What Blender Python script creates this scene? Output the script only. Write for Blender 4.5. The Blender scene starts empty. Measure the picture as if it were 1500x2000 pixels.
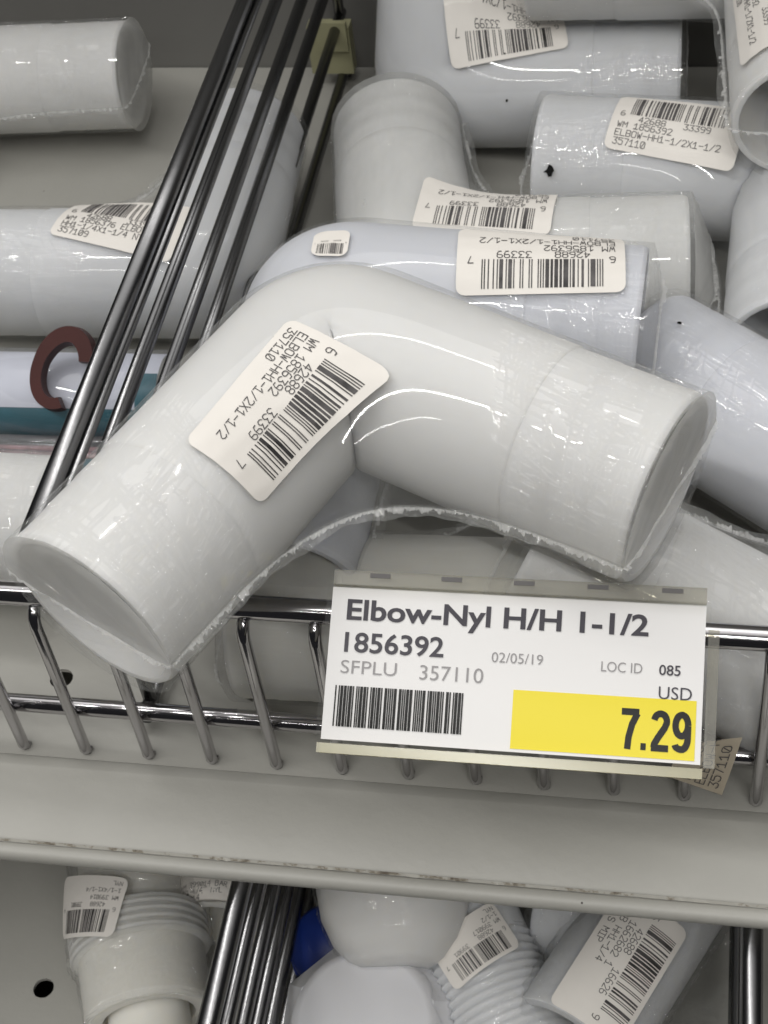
import bpy, bmesh, random
import numpy as np
from math import *
from mathutils import Vector, Matrix
from mathutils.bvhtree import BVHTree
from mathutils.geometry import delaunay_2d_cdt

random.seed(7)
SC = bpy.context.scene
COL = SC.collection

# ------------------------------------------------------------------ camera
F_PX = 3200.0                                    # focal length in pixels of a 1500x2000 frame
YAW, PITCH, ROLL = radians(-15.1386), radians(46.7093), radians(-8.38496)
_f = Vector((sin(YAW)*cos(PITCH), cos(YAW)*cos(PITCH), -sin(PITCH)))
_r = Vector((cos(YAW), -sin(YAW), 0)); _u = _r.cross(_f)
RIGHT = _r*cos(ROLL) + _u*sin(ROLL); UP = -_r*sin(ROLL) + _u*cos(ROLL); FWD = _f
def ray(px, py):
    return RIGHT*((px-750)/F_PX) - UP*((py-1000)/F_PX) + FWD
CAM = -ray(928, 1527)*0.38
cam = bpy.data.cameras.new('camera'); camo = bpy.data.objects.new('camera', cam); COL.objects.link(camo)
cam.sensor_fit = 'HORIZONTAL'; cam.sensor_width = 36; cam.lens = F_PX/1500*36
cam.clip_start = 0.01; cam.clip_end = 50
camo.matrix_world = Matrix(((RIGHT.x, UP.x, -FWD.x, CAM.x), (RIGHT.y, UP.y, -FWD.y, CAM.y), (RIGHT.z, UP.z, -FWD.z, CAM.z), (0, 0, 0, 1)))
cam.dof.use_dof = True; cam.dof.focus_distance = 0.345; cam.dof.aperture_fstop = 80
SC.camera = camo
def at(px, py, x=None, y=None, z=None, d=None):
    """world point seen at a photo pixel, on a plane x=, y=, z= or at a depth d="""
    r = ray(px, py)
    if d is not None: return CAM + r*d
    i, v = (0, x) if x is not None else (1, y) if y is not None else (2, z)
    return CAM + r*((v-CAM[i])/r[i])

# ------------------------------------------------------------------ light
W = bpy.data.worlds.new('World'); SC.world = W; W.use_nodes = True
# a store interior: pale ceiling overhead, dim aisle all round
wn = W.node_tree; wb = wn.nodes['Background']; wb.inputs[1].default_value = 1.7
wt = wn.nodes.new('ShaderNodeTexCoord'); wdp = wn.nodes.new('ShaderNodeVectorMath'); wdp.operation = 'DOT_PRODUCT'
wn.links.new(wt.outputs['Generated'], wdp.inputs[0]); wdp.inputs[1].default_value = Vector((-0.05, 0.50, 0.87)).normalized()
wr = wn.nodes.new('ShaderNodeValToRGB'); wn.links.new(wdp.outputs['Value'], wr.inputs[0]); wr.color_ramp.interpolation = 'EASE'
we = wr.color_ramp.elements; we[0].position = 0.45; we[0].color = (0.012, 0.012, 0.013, 1); we[1].position = 1.0; we[1].color = (1.0, 0.985, 0.96, 1)
wn.links.new(wr.outputs[0], wb.inputs[0])
def strip_lamp(name, loc, target, size, size_y, power, col, turn=0):
    l = bpy.data.lights.new(name, 'AREA'); l.shape = 'RECTANGLE'; l.size = size; l.size_y = size_y
    l.energy = power; l.color = col
    o = bpy.data.objects.new(name, l); COL.objects.link(o); o.location = loc
    d = (Vector(target)-Vector(loc)).normalized()
    xa = Vector((cos(radians(turn)), -sin(radians(turn)), 0)); xa = (xa-d*xa.dot(d)).normalized(); ya = (-d).cross(xa)
    o.rotation_euler = Matrix((xa, ya, -d)).transposed().to_euler()
    return o
strip_lamp('fluorescent_lamp', (-0.25, -1.05, 1.9), (0, 0.08, 0), 3.8, 0.026, 36, (1.0, 0.985, 0.955), 27)
strip_lamp('fluorescent_lamp', (-0.1, -2.3, 2.0), (0, 0.08, 0), 2.8, 0.014, 7, (1.0, 0.985, 0.955), 10)
strip_lamp('fluorescent_lamp', (-0.2, 0.75, 2.3), (0, 0.08, 0), 2.8, 0.010, 9, (1.0, 0.985, 0.955), 8)
SC.view_settings.view_transform = 'Standard'; SC.view_settings.look = 'None'
SC.view_settings.exposure = 0; SC.view_settings.gamma = 1
SC.render.engine = 'CYCLES'
cy = SC.cycles
cy.use_denoising = True; cy.transparent_max_bounces = 24; cy.max_bounces = 10; cy.transmission_bounces = 8
cy.caustics_reflective = False; cy.caustics_refractive = False; cy.sample_clamp_indirect = 4

# ------------------------------------------------------------------ materials
def mat(name):
    m = bpy.data.materials.new(name); m.use_nodes = True
    nt = m.node_tree
    return m, nt, nt.nodes, nt.links, nt.nodes['Principled BSDF']
def noise(nt, vec, scale, detail=3, rough=0.5):
    n = nt.nodes.new('ShaderNodeTexNoise'); n.inputs['Scale'].default_value = scale
    n.inputs['Detail'].default_value = detail; n.inputs['Roughness'].default_value = rough
    if vec is not None: nt.links.new(vec, n.inputs['Vector'])
    return n
def ramp(nt, fac, stops):
    r = nt.nodes.new('ShaderNodeValToRGB'); e = r.color_ramp.elements
    while len(e) < len(stops): e.new(0.5)
    for el, (p, c) in zip(e, stops):
        el.position = p; el.color = c if len(c) == 4 else (*c, 1)
    nt.links.new(fac, r.inputs[0]); return r
def objco(nt):
    t = nt.nodes.new('ShaderNodeTexCoord'); return t.outputs['Object']

def schlick(nt, f0, f1):
    """reflectance of a thin clear sheet, the same from both sides"""
    lw = nt.nodes.new('ShaderNodeLayerWeight'); lw.inputs[0].default_value = 0.5
    pw = nt.nodes.new('ShaderNodeMath'); pw.operation = 'POWER'; pw.inputs[1].default_value = 5
    nt.links.new(lw.outputs['Facing'], pw.inputs[0])
    ma = nt.nodes.new('ShaderNodeMath'); ma.operation = 'MULTIPLY_ADD'; ma.inputs[1].default_value = f1-f0; ma.inputs[2].default_value = f0
    nt.links.new(pw.outputs[0], ma.inputs[0]); return ma
def nylon(name, col, rough=0.5, sss=0.9, radius=0.0045):
    m, nt, N, L, p = mat(name)
    co = objco(nt)
    n = noise(nt, co, 45, 4)
    r = ramp(nt, n.outputs['Fac'], [(0.3, tuple(c*0.975 for c in col)), (0.7, col)])
    L.new(r.outputs[0], p.inputs['Base Color'])
    p.inputs['Roughness'].default_value = rough
    p.inputs['Subsurface Weight'].default_value = sss
    p.inputs['Subsurface Radius'].default_value = (1.0, 0.95, 0.85)
    p.inputs['Subsurface Scale'].default_value = radius
    p.inputs['IOR'].default_value = 1.5; p.inputs['Specular IOR Level'].default_value = 0.25
    b = N.new('ShaderNodeBump'); b.inputs['Strength'].default_value = 0.05; b.inputs['Distance'].default_value = 0.0004
    n2 = noise(nt, co, 160, 3); L.new(n2.outputs['Fac'], b.inputs['Height']); L.new(b.outputs[0], p.inputs['Normal'])
    return m

def film(name, haze=0.10, refl=0.5, wrinkle=1.0, tint=(0.66, 0.67, 0.66), end_len=0.036):
    """clear shrink film: transparent, a little hazy, glossy, wrinkled near the ends (UV.x = distance to the nearest end, UV.y = round the pipe)"""
    m = bpy.data.materials.new(name); m.use_nodes = True
    nt = m.node_tree; N = nt.nodes; L = nt.links; N.clear()
    out = N.new('ShaderNodeOutputMaterial')
    uv = N.new('ShaderNodeUVMap'); uv.uv_map = 'film'
    sep = N.new('ShaderNodeSeparateXYZ'); L.new(uv.outputs[0], sep.inputs[0])
    mp = N.new('ShaderNodeMapping'); L.new(uv.outputs[0], mp.inputs[0])
    mp.inputs['Scale'].default_value = (85, 400, 1)
    mp.inputs['Rotation'].default_value = (0, 0, 0.7)
    n1 = noise(nt, mp.outputs[0], 1.0, 0, 0.45); n1.inputs['Distortion'].default_value = 0.7
    rid = ramp(nt, n1.outputs['Fac'], [(0.40, (0, 0, 0)), (0.56, (1, 1, 1)), (0.64, (0.1, 0.1, 0.1))])
    msk = N.new('ShaderNodeMapRange'); msk.interpolation_type = 'SMOOTHSTEP'
    msk.inputs['From Min'].default_value = end_len*1.2; msk.inputs['From Max'].default_value = end_len*0.85
    L.new(sep.outputs[0], msk.inputs['Value'])
    # patchy: wrinkles come in bunches
    mp2 = N.new('ShaderNodeMapping'); L.new(uv.outputs[0], mp2.inputs[0]); mp2.inputs['Scale'].default_value = (60, 60, 1)
    n3 = noise(nt, mp2.outputs[0], 1.0, 1)
    r3 = ramp(nt, n3.outputs['Fac'], [(0.33, (0, 0, 0)), (0.46, (1, 1, 1))])
    mul = N.new('ShaderNodeMath'); mul.operation = 'MULTIPLY'; L.new(msk.outputs[0], mul.inputs[0]); L.new(r3.outputs[0], mul.inputs[1])
    mul2 = N.new('ShaderNodeMath'); mul2.operation = 'MULTIPLY'; L.new(mul.outputs[0], mul2.inputs[0]); L.new(rid.outputs[0], mul2.inputs[1])
    mp3 = N.new('ShaderNodeMapping'); L.new(uv.outputs[0], mp3.inputs[0]); mp3.inputs['Scale'].default_value = (70, 110, 1)
    n2 = noise(nt, mp3.outputs[0], 1.0, 0, 0.4)
    # a second set of creases running round the pipe
    mp4 = N.new('ShaderNodeMapping'); L.new(uv.outputs[0], mp4.inputs[0]); mp4.inputs['Scale'].default_value = (290, 48, 1); mp4.inputs['Rotation'].default_value = (0, 0, 0.95)
    n5 = noise(nt, mp4.outputs[0], 1.0, 0, 0.4); n5.inputs['Distortion'].default_value = 0.6
    rd5 = ramp(nt, n5.outputs['Fac'], [(0.46, (0, 0, 0)), (0.58, (1, 1, 1)), (0.66, (0.2, 0.2, 0.2))])
    m5 = N.new('ShaderNodeMath'); m5.operation = 'MULTIPLY'; L.new(mul.outputs[0], m5.inputs[0]); L.new(rd5.outputs[0], m5.inputs[1])
    a5 = N.new('ShaderNodeMath'); a5.operation = 'ADD'; L.new(mul2.outputs[0], a5.inputs[0]); L.new(m5.outputs[0], a5.inputs[1]); mul2 = a5
    add = N.new('ShaderNodeMath'); add.operation = 'MULTIPLY_ADD'
    L.new(n2.outputs['Fac'], add.inputs[0]); add.inputs[1].default_value = 0.05; L.new(mul2.outputs[0], add.inputs[2])
    bmp = N.new('ShaderNodeBump'); bmp.inputs['Strength'].default_value = 1.0; bmp.inputs['Distance'].default_value = 0.0014*wrinkle
    L.new(add.outputs[0], bmp.inputs['Height'])
    tr = N.new('ShaderNodeBsdfTransparent')
    df = N.new('ShaderNodeBsdfTranslucent'); df.inputs[0].default_value = (*tint, 1)
    dd = N.new('ShaderNodeBsdfDiffuse'); dd.inputs[0].default_value = (*tint, 1)
    hz = N.new('ShaderNodeMixShader'); hz.inputs[0].default_value = 0.4; L.new(dd.outputs[0], hz.inputs[1]); L.new(df.outputs[0], hz.inputs[2])
    mx = N.new('ShaderNodeMixShader'); L.new(tr.outputs[0], mx.inputs[1]); L.new(hz.outputs[0], mx.inputs[2])
    mpn = N.new('ShaderNodeMapping'); L.new(uv.outputs[0], mpn.inputs[0]); mpn.inputs['Scale'].default_value = (40, 60, 1)
    nh = noise(nt, mpn.outputs[0], 1.0, 3)
    mr = N.new('ShaderNodeMapRange'); mr.inputs['From Min'].default_value = 0.35; mr.inputs['From Max'].default_value = 0.75
    mr.inputs['To Min'].default_value = haze*0.8; mr.inputs['To Max'].default_value = min(1, haze*1.3)
    L.new(nh.outputs['Fac'], mr.inputs['Value']); L.new(mr.outputs[0], mx.inputs[0])
    gl = N.new('ShaderNodeBsdfGlossy'); gl.inputs['Roughness'].default_value = 0.055; L.new(bmp.outputs[0], gl.inputs['Normal'])
    fm = schlick(nt, 0.095*refl, 0.28)
    mg = N.new('ShaderNodeMixShader'); L.new(fm.outputs[0], mg.inputs[0]); L.new(mx.outputs[0], mg.inputs[1]); L.new(gl.outputs[0], mg.inputs[2])
    L.new(mg.outputs[0], out.inputs[0])
    return m

def plain(name, col, rough=0.5, metal=0.0, var=0.0, vscale=30, bump=0.0, bscale=200, spec=0.5):
    m, nt, N, L, p = mat(name)
    p.inputs['Roughness'].default_value = rough; p.inputs['Metallic'].default_value = metal
    p.inputs['Specular IOR Level'].default_value = spec
    p.inputs['Base Color'].default_value = (*col, 1)
    if var:
        n = noise(nt, objco(nt), vscale, 5, 0.6)
        r = ramp(nt, n.outputs['Fac'], [(0.3, tuple(c*(1-var) for c in col)), (0.7, tuple(min(1, c*(1+var)) for c in col))])
        L.new(r.outputs[0], p.inputs['Base Color'])
    if bump:
        b = N.new('ShaderNodeBump'); b.inputs['Strength'].default_value = 0.4; b.inputs['Distance'].default_value = bump
        n2 = noise(nt, objco(nt), bscale, 3); L.new(n2.outputs['Fac'], b.inputs['Height']); L.new(b.outputs[0], p.inputs['Normal'])
    return m

def painted_steel():
    m, nt, N, L, p = mat('cream_painted_steel')
    co = objco(nt)
    n = noise(nt, co, 14, 5, 0.6)
    base = ramp(nt, n.outputs['Fac'], [(0.3, (0.35, 0.343, 0.314)), (0.7, (0.405, 0.398, 0.366))])
    # specks of dirt and scratches
    v = N.new('ShaderNodeTexVoronoi'); v.inputs['Scale'].default_value = 70; L.new(co, v.inputs['Vector'])
    n4 = noise(nt, co, 40, 2)
    thr = ramp(nt, n4.outputs['Fac'], [(0.48, (0, 0, 0)), (0.74, (0.085, 0.085, 0.085))])
    lt = N.new('ShaderNodeMath'); lt.operation = 'LESS_THAN'; L.new(v.outputs['Distance'], lt.inputs[0]); L.new(thr.outputs[0], lt.inputs[1])
    mx = N.new('ShaderNodeMixRGB'); L.new(lt.outputs[0], mx.inputs[0]); L.new(base.outputs[0], mx.inputs[1]); mx.inputs[2].default_value = (0.06, 0.05, 0.045, 1)
    L.new(mx.outputs[0], p.inputs['Base Color'])
    p.inputs['Roughness'].default_value = 0.45
    b = N.new('ShaderNodeBump'); b.inputs['Strength'].default_value = 0.25; b.inputs['Distance'].default_value = 0.0003
    n2 = noise(nt, co, 500, 2); L.new(n2.outputs['Fac'], b.inputs['Height']); L.new(b.outputs[0], p.inputs['Normal'])
    return m
def lip_paint():
    m, nt, N, L, p = mat('lip_paint_with_grime')
    co = objco(nt)
    sep = N.new('ShaderNodeSeparateXYZ'); L.new(co, sep.inputs[0])
    n = noise(nt, co, 260, 5, 0.7)
    r = ramp(nt, n.outputs['Fac'], [(0.50, (0.42, 0.41, 0.37)), (0.57, (0.27, 0.245, 0.20)), (0.66, (0.13, 0.11, 0.085))])
    L.new(r.outputs[0], p.inputs['Base Color']); p.inputs['Roughness'].default_value = 0.6
    return m

M = {}
M['nylon'] = nylon('milky_nylon', (0.765, 0.76, 0.745))
M['nylon_blue'] = nylon('bluish_nylon', (0.64, 0.655, 0.70))
M['nylon_cool'] = nylon('cool_white_nylon', (0.67, 0.68, 0.695))
M['nylon_warm'] = nylon('warm_white_nylon', (0.79, 0.775, 0.72))
M['white_plastic'] = nylon('opaque_white_plastic', (0.72, 0.72, 0.74), 0.4, 0.5, 0.002)
M['film'] = film('clear_shrink_film', 0.10)
M['film_hazy'] = film('hazy_shrink_film', 0.28, 0.4, 1.0)
M['film_smooth'] = film('smooth_shrink_film', 0.05, 0.5, 0.16)
M['film_crumpled'] = film('crumpled_bag_film', 0.10, 0.75, 1.9, end_len=0.2)
M['film_end'] = film('hazy_film_end', 0.035, 0.25, 0.6, end_len=0.2)
M['film_milky'] = film('milky_folded_film', 0.62, 0.3, 0.5, (0.9, 0.9, 0.88), end_len=0.2)
M['flange'] = film('clear_seam_flange', 0.16, 0.6, 0.5, end_len=0.2)
M['seam'] = film('film_weld_seam', 0.5, 0.4, 1.0, (0.95, 0.95, 0.94), end_len=0.2)
M['sticker'] = plain('sticker_paper', (0.80, 0.765, 0.715), 0.55, var=0.03, vscale=80)
M['sticker_shade'] = M['sticker']
M['tan'] = plain('tan_sticker_paper', (0.56, 0.49, 0.38), 0.6, var=0.06, vscale=120)
M['ink'] = plain('thermal_ink', (0.075, 0.07, 0.07), 0.6, var=0.9, vscale=130)
M['ink_soft'] = plain('faded_thermal_ink', (0.10, 0.095, 0.095), 0.6)
M['tag_ink'] = plain('tag_grey_ink', (0.07, 0.066, 0.08), 0.7, spec=0.1)
M['tag_ink_light'] = plain('tag_light_grey_ink', (0.28, 0.27, 0.28), 0.6)
M['tag_black'] = plain('tag_black_ink', (0.008, 0.008, 0.008), 0.7, spec=0.1)
M['tag_paper'] = plain('tag_paper', (0.80, 0.79, 0.80), 0.6)
M['yellow'] = plain('yellow_price_ink', (0.84, 0.70, 0.012), 0.6)
M['chrome'] = plain('chrome_wire', (0.50, 0.49, 0.50), 0.13, 1.0, bump=0.00006, bscale=300)
M['dark_chrome'] = plain('dark_chrome_wire', (0.20, 0.20, 0.205), 0.26, 1.0, bump=0.00006, bscale=300)
M['paint'] = painted_steel()
M['lip'] = lip_paint()
M['backwall'] = plain('grey_back_panel_paint', (0.17, 0.167, 0.157), 0.5, var=0.05, vscale=12)
M['rubber'] = plain('dark_red_plastic', (0.055, 0.012, 0.010), 0.5, spec=0.2, var=0.15, vscale=60)
M['teal'] = plain('teal_print', (0.015, 0.13, 0.17), 0.4, var=0.2, vscale=90)
M['card'] = plain('white_card', (0.68, 0.69, 0.76), 0.5, var=0.05, vscale=60)
M['pinkprint'] = plain('pink_print', (0.55, 0.33, 0.31), 0.5, var=0.3, vscale=200)
M['blue'] = plain('blue_plastic', (0.012, 0.035, 0.22), 0.4)
M['yellow_clip'] = plain('yellowish_clip_plastic', (0.34, 0.33, 0.20), 0.4)
def clear_plastic(name, rough=0.05, a=0.08, tint=(0.9, 0.9, 0.85), f0=0.03):
    m = bpy.data.materials.new(name); m.use_nodes = True
    nt = m.node_tree; N = nt.nodes; L = nt.links; N.clear()
    out = N.new('ShaderNodeOutputMaterial')
    tr = N.new('ShaderNodeBsdfTransparent'); tr.inputs[0].default_value = (*tint, 1)
    df = N.new('ShaderNodeBsdfDiffuse'); df.inputs[0].default_value = (*tint, 1)
    gl = N.new('ShaderNodeBsdfGlossy'); gl.inputs['Roughness'].default_value = rough
    mx = N.new('ShaderNodeMixShader'); mx.inputs[0].default_value = a; L.new(tr.outputs[0], mx.inputs[1]); L.new(df.outputs[0], mx.inputs[2])
    fr = schlick(nt, f0, min(0.35, f0*12))
    mg = N.new('ShaderNodeMixShader'); L.new(fr.outputs[0], mg.inputs[0]); L.new(mx.outputs[0], mg.inputs[1]); L.new(gl.outputs[0], mg.inputs[2])
    L.new(mg.outputs[0], out.inputs[0]); return m
M['clear'] = clear_plastic('clear_tag_plastic', 0.22, 0.008, (0.98, 0.98, 0.97), 0.006)
M['clear_edge'] = clear_plastic('clear_holder_plastic', 0.15, 0.10, (0.80, 0.79, 0.74))
M['clear_yellow'] = clear_plastic('yellowed_clear_plastic', 0.15, 0.4, (0.72, 0.69, 0.52))
M['clear_tube'] = clear_plastic('clear_tube_plastic', 0.05, 0.05, (0.92, 0.93, 0.95), 0.08)

# ------------------------------------------------------------------ helpers
def obj(name, verts, faces, material, parent=None, smooth=True, uvs=None, origin=None):
    me = bpy.data.meshes.new(name)
    o3 = Vector(origin) if origin is not None else (parent.matrix_world.translation.copy() if parent is not None and False else Vector((0, 0, 0)))
    me.from_pydata([tuple(Vector(v)-o3) for v in verts], [], faces)
    if uvs is not None:
        ul = me.uv_layers.new(name='film')
        for lp in me.loops: ul.data[lp.index].uv = uvs[lp.vertex_index]
    me.update()
    if smooth:
        me.polygons.foreach_set('use_smooth', [True]*len(me.polygons))
    me.materials.append(material)
    o = bpy.data.objects.new(name, me); COL.objects.link(o)
    if parent is not None: o.parent = parent
    if origin is not None and parent is None: o.location = o3
    return o
def thing(name, loc, label, cat, group=None, kind=None):
    o = bpy.data.objects.new(name, None); COL.objects.link(o); o.location = loc; o.empty_display_size = 0.01
    o['label'] = label; o['category'] = cat
    if group: o['group'] = group
    if kind: o['kind'] = kind
    return o
class Part:
    """collects geometry given in world coordinates; build() makes ONE mesh child of a thing"""
    def __init__(s): s.v = []; s.f = []
    def add(s, v, f):
        b = len(s.v); s.v += [Vector(q) for q in v]; s.f += [[i+b for i in q] for q in f]
    def tube(s, pts, r, n=16, caps=True, rf=None):
        pts = [Vector(p) for p in pts]; rings = []
        up = None
        for i, p in enumerate(pts):
            t = (pts[min(i+1, len(pts)-1)]-pts[max(i-1, 0)]).normalized()
            if up is None:
                up = t.orthogonal().normalized()
            up = (up - t*up.dot(t)).normalized(); b = t.cross(up)
            rr = r if rf is None else rf[i]
            rings.append([p+up*(rr*cos(2*pi*k/n))+b*(rr*sin(2*pi*k/n)) for k in range(n)])
        v = [q for R_ in rings for q in R_]; f = []
        for i in range(len(rings)-1):
            for k in range(n):
                f.append([i*n+k, i*n+(k+1) % n, (i+1)*n+(k+1) % n, (i+1)*n+k])
        if caps: f.append(list(range(n))[::-1]); f.append([(len(rings)-1)*n+k for k in range(n)])
        s.add(v, f)
    def box(s, o, X, Y, Z):
        """corner o and three edge vectors"""
        o = Vector(o); X = Vector(X); Y = Vector(Y); Z = Vector(Z)
        v = [o, o+X, o+X+Y, o+Y, o+Z, o+X+Z, o+X+Y+Z, o+Y+Z]
        s.add(v, [[0, 3, 2, 1], [4, 5, 6, 7], [0, 1, 5, 4], [1, 2, 6, 5], [2, 3, 7, 6], [3, 0, 4, 7]])
    def lathe(s, c, axis, prof, n=48, poly=None):
        """prof: list of (distance along axis, radius)"""
        axis = Vector(axis).normalized(); e1 = axis.orthogonal().normalized(); e2 = axis.cross(e1); c = Vector(c)
        v = []; f = []
        for (h, r) in prof:
            for k in range(n): v.append(c+axis*h+(e1*cos(2*pi*k/n)+e2*sin(2*pi*k/n))*r)
        for i in range(len(prof)-1):
            for k in range(n): f.append([i*n+k, i*n+(k+1) % n, (i+1)*n+(k+1) % n, (i+1)*n+k])
        s.add(v, f)
    def build(s, name, material, parent=None, smooth=True, loc=None):
        base = Vector(loc) if loc is not None else Vector((0, 0, 0))
        p = parent
        if p is not None:
            base = Vector((0, 0, 0)); q = p
            while q is not None: base = base + q.location; q = q.parent
        o = obj(name, [v-base for v in s.v], s.f, material, parent, smooth)
        if parent is None and loc is not None: o.location = base
        return o
def smooth_by_angle(o, ang=35):
    me = o.data; bm = bmesh.new(); bm.from_mesh(me)
    for e in bm.edges:
        if len(e.link_faces) == 2 and e.calc_face_angle(0) > radians(ang): e.smooth = False
    bm.to_mesh(me); bm.free()
    return o

# stroke font for the thermal-printed stickers (4 x 6 grid)
FONT = {
 '0': ['0110 0150 1636 4540 4130 1000'.split()], }
def _g(s): return [[(int(a[0]), int(a[1])) for a in st.split()] for st in s.split('|')]
FONT = {k: _g(v) for k, v in {
 '0': '10 01 05 16 36 45 41 30 10|11 35', '1': '04 26 20|00 40', '2': '05 16 36 45 44 00 40', '3': '06 46 23 33 42 41 30 10 01',
 '4': '30 36 02 42', '5': '46 06 04 34 43 41 30 10 01', '6': '36 16 04 01 10 30 41 42 33 03', '7': '06 46 20',
 '8': '13 04 05 16 36 45 44 33 13 02 01 10 30 41 42 33', '9': '43 13 04 05 16 36 45 42 30 10',
 'W': '06 10 24 30 46', 'M': '00 06 23 46 40', 'E': '46 06 00 40|03 33', 'L': '06 00 40', 'B': '00 06 36 45 44 33 03|33 42 41 30 00',
 'O': '10 01 05 16 36 45 41 30 10', 'H': '00 06|40 46|03 43', 'N': '00 06 40 46', 'X': '00 46|06 40', '-': '03 43', '/': '00 46',
 'Y': '06 23 46|23 20', 'A': '00 26 40|12 32', 'R': '00 06 36 45 44 33 03|23 40', 'I': '06 46|26 20|00 40', 'P': '00 06 36 45 44 33 03',
 'S': '01 10 30 41 42 33 13 04 05 16 36 45', 'T': '06 46|26 20', '"': '15 16|35 36', ' ': ''}.items()}
def text_quads(txt, x, y, h, pitch=None, th=0.11, w=None):
    """list of quads (2D) for a monospaced line, lower left corner x,y"""
    u = h/6.0; w = w or h*0.58; ux = w/4.0; pitch = pitch or w*1.38; out = []
    for i, ch in enumerate(txt):
        for st in FONT.get(ch, []):
            for (a, b) in zip(st[:-1], st[1:]):
                p = Vector((x+i*pitch+a[0]*ux, y+a[1]*u)); q = Vector((x+i*pitch+b[0]*ux, y+b[1]*u))
                d = (q-p)
                if d.length < 1e-9: continue
                d.normalize(); n = Vector((-d.y, d.x))*(th*h*0.5); e = d*(th*h*0.35)
                out.append([p-e-n, q+e-n, q+e+n, p-e+n])
    return out
def upc_bits(s):
    Lc = ['0001101', '0011001', '0010011', '0111101', '0100011', '0110001', '0101111', '0111011', '0110111', '0001011']
    r = '101'+''.join(Lc[int(c)] for c in s[:6])+'01010'+''.join(''.join('1' if b == '0' else '0' for b in Lc[int(c)]) for c in s[6:])+'101'
    return r
def bar_quads(bits, x, y, w, h, nsub=6):
    out = []; m = w/len(bits); i = 0
    while i < len(bits):
        if bits[i] == '1':
            j = i
            while j < len(bits) and bits[j] == '1': j += 1
            for k in range(nsub):
                y0 = y+h*k/nsub; y1 = y+h*(k+1)/nsub
                out.append([Vector((x+i*m+0.04*m, y0)), Vector((x+j*m-0.04*m, y0)), Vector((x+j*m-0.04*m, y1)), Vector((x+i*m+0.04*m, y1))])
            i = j
        else: i += 1
    return out
def base_of(o):
    b = Vector((0, 0, 0))
    while o is not None: b = b+o.location; o = o.parent
    return b

def decal(parent, bvh, centre_px, right_px, w, h, lines, upc='642688333997', axis=None, axis_pt=None, rad=None, lift=0.00025, digits=None, bars=True, ink='ink', smooth=False):
    """paper sticker wrapped round a pipe's film, with its printed barcode and lettering as sub-parts"""
    def hit(px):
        r = ray(*px).normalized(); loc, nrm, i, d = bvh.ray_cast(CAM, r)
        return loc
    c = hit(centre_px); q = hit(right_px)
    if c is None or q is None:
        print('DECAL MISS', parent.name, centre_px); return None
    ax = Vector(axis).normalized(); p0 = Vector(axis_pt)
    def cyl(p):
        t = (p-p0).dot(ax); foot = p0+ax*t; rv = (p-foot).normalized(); return t, rv
    tc, rc = cyl(c); tq, rq = cyl(q)
    e2 = ax.cross(rc)*-1                                  # circumferential direction: outward x axis
    e2 = rc.cross(ax)
    R0 = rad
    phi = atan2(rq.dot(e2), rq.dot(rc))*R0
    th = atan2(phi, tq-tc)
    ct, st = cos(th), sin(th)
    def mapp(a, b, lf):
        # (a right, b up) -> axial, circumferential; (ax, e2, outward) right-handed: ax x e2 = ?
        s = 1.0 if ax.cross(e2).dot(rc) > 0 else -1.0
        u = a*ct - s*b*st; v = a*st + s*b*ct
        ang = v/R0
        rd = rc*cos(ang)+e2*sin(ang)
        foot = p0+ax*(tc+u)
        loc, nrm, i, d = bvh.ray_cast(foot+rd*(R0+0.03), -rd)
        if smooth or loc is None or (loc-foot).length > R0*1.6 or (loc-foot).length < R0*0.85:
            loc = foot+rd*R0; nrm = rd
        if nrm.dot(rd) < 0: nrm = -nrm
        return loc+nrm*lf
    # paper with rounded corners: grid clipped to a rounded rectangle by pulling the border in
    nx, ny = 36, 24; rc_ = 0.0022
    V = []; Fc = []
    for j in range(ny+1):
        for i in range(nx+1):
            a = (i/nx-0.5)*w; b = (j/ny-0.5)*h
            ca, cb = w/2-rc_, h/2-rc_
            if abs(a) > ca and abs(b) > cb:
                d = Vector((abs(a)-ca, abs(b)-cb)); m_ = max(d.x, d.y)
                if d.length > 1e-9: d = d.normalized()*m_
                a = copysign(ca+d.x, a); b = copysign(cb+d.y, b)
            V.append(mapp(a, b, lift))
    for j in range(ny):
        for i in range(nx):
            Fc.append([j*(nx+1)+i, j*(nx+1)+i+1, (j+1)*(nx+1)+i+1, (j+1)*(nx+1)+i])
    P_ = Part(); P_.add(V, Fc)
    st_ = P_.build('sticker', M['sticker'], parent)
    sl = 0.00012
    if bars:
        B = Part()
        for k, q4 in enumerate(bar_quads(upc_bits(upc), -0.37*w, 0.06*h, 0.72*w, 0.37*h)):
            B.add([mapp(p.x, p.y, lift+sl) for p in q4], [[0, 1, 2, 3]])
        B.build('barcode', M[ink], st_, smooth=False)
    T = Part(); k = w/0.040
    tl = []
    if bars:
        tl.append((upc[0], -0.44*w, 0.02*h, 0.0020*k)); tl.append((upc[1:6], -0.29*w, -0.055*h, 0.0020*k))
        tl.append((upc[6:11], 0.055*w, -0.055*h, 0.0020*k)); tl.append((upc[11], 0.40*w, 0.02*h, 0.0020*k))
    for n_, ln in enumerate(lines):
        tl.append((ln, -0.44*w, (-0.17-0.125*n_)*h, 0.0020*k))
    for (s_, x_, y_, h_) in tl:
        for q4 in text_quads(s_, x_, y_, h_, pitch=0.00172*k, w=0.00128*k):
            T.add([mapp(p.x, p.y, lift+sl*1.3) for p in q4], [[0, 1, 2, 3]])
    T.build('lettering', M['ink_soft'], st_, smooth=False)
    return st_

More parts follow.
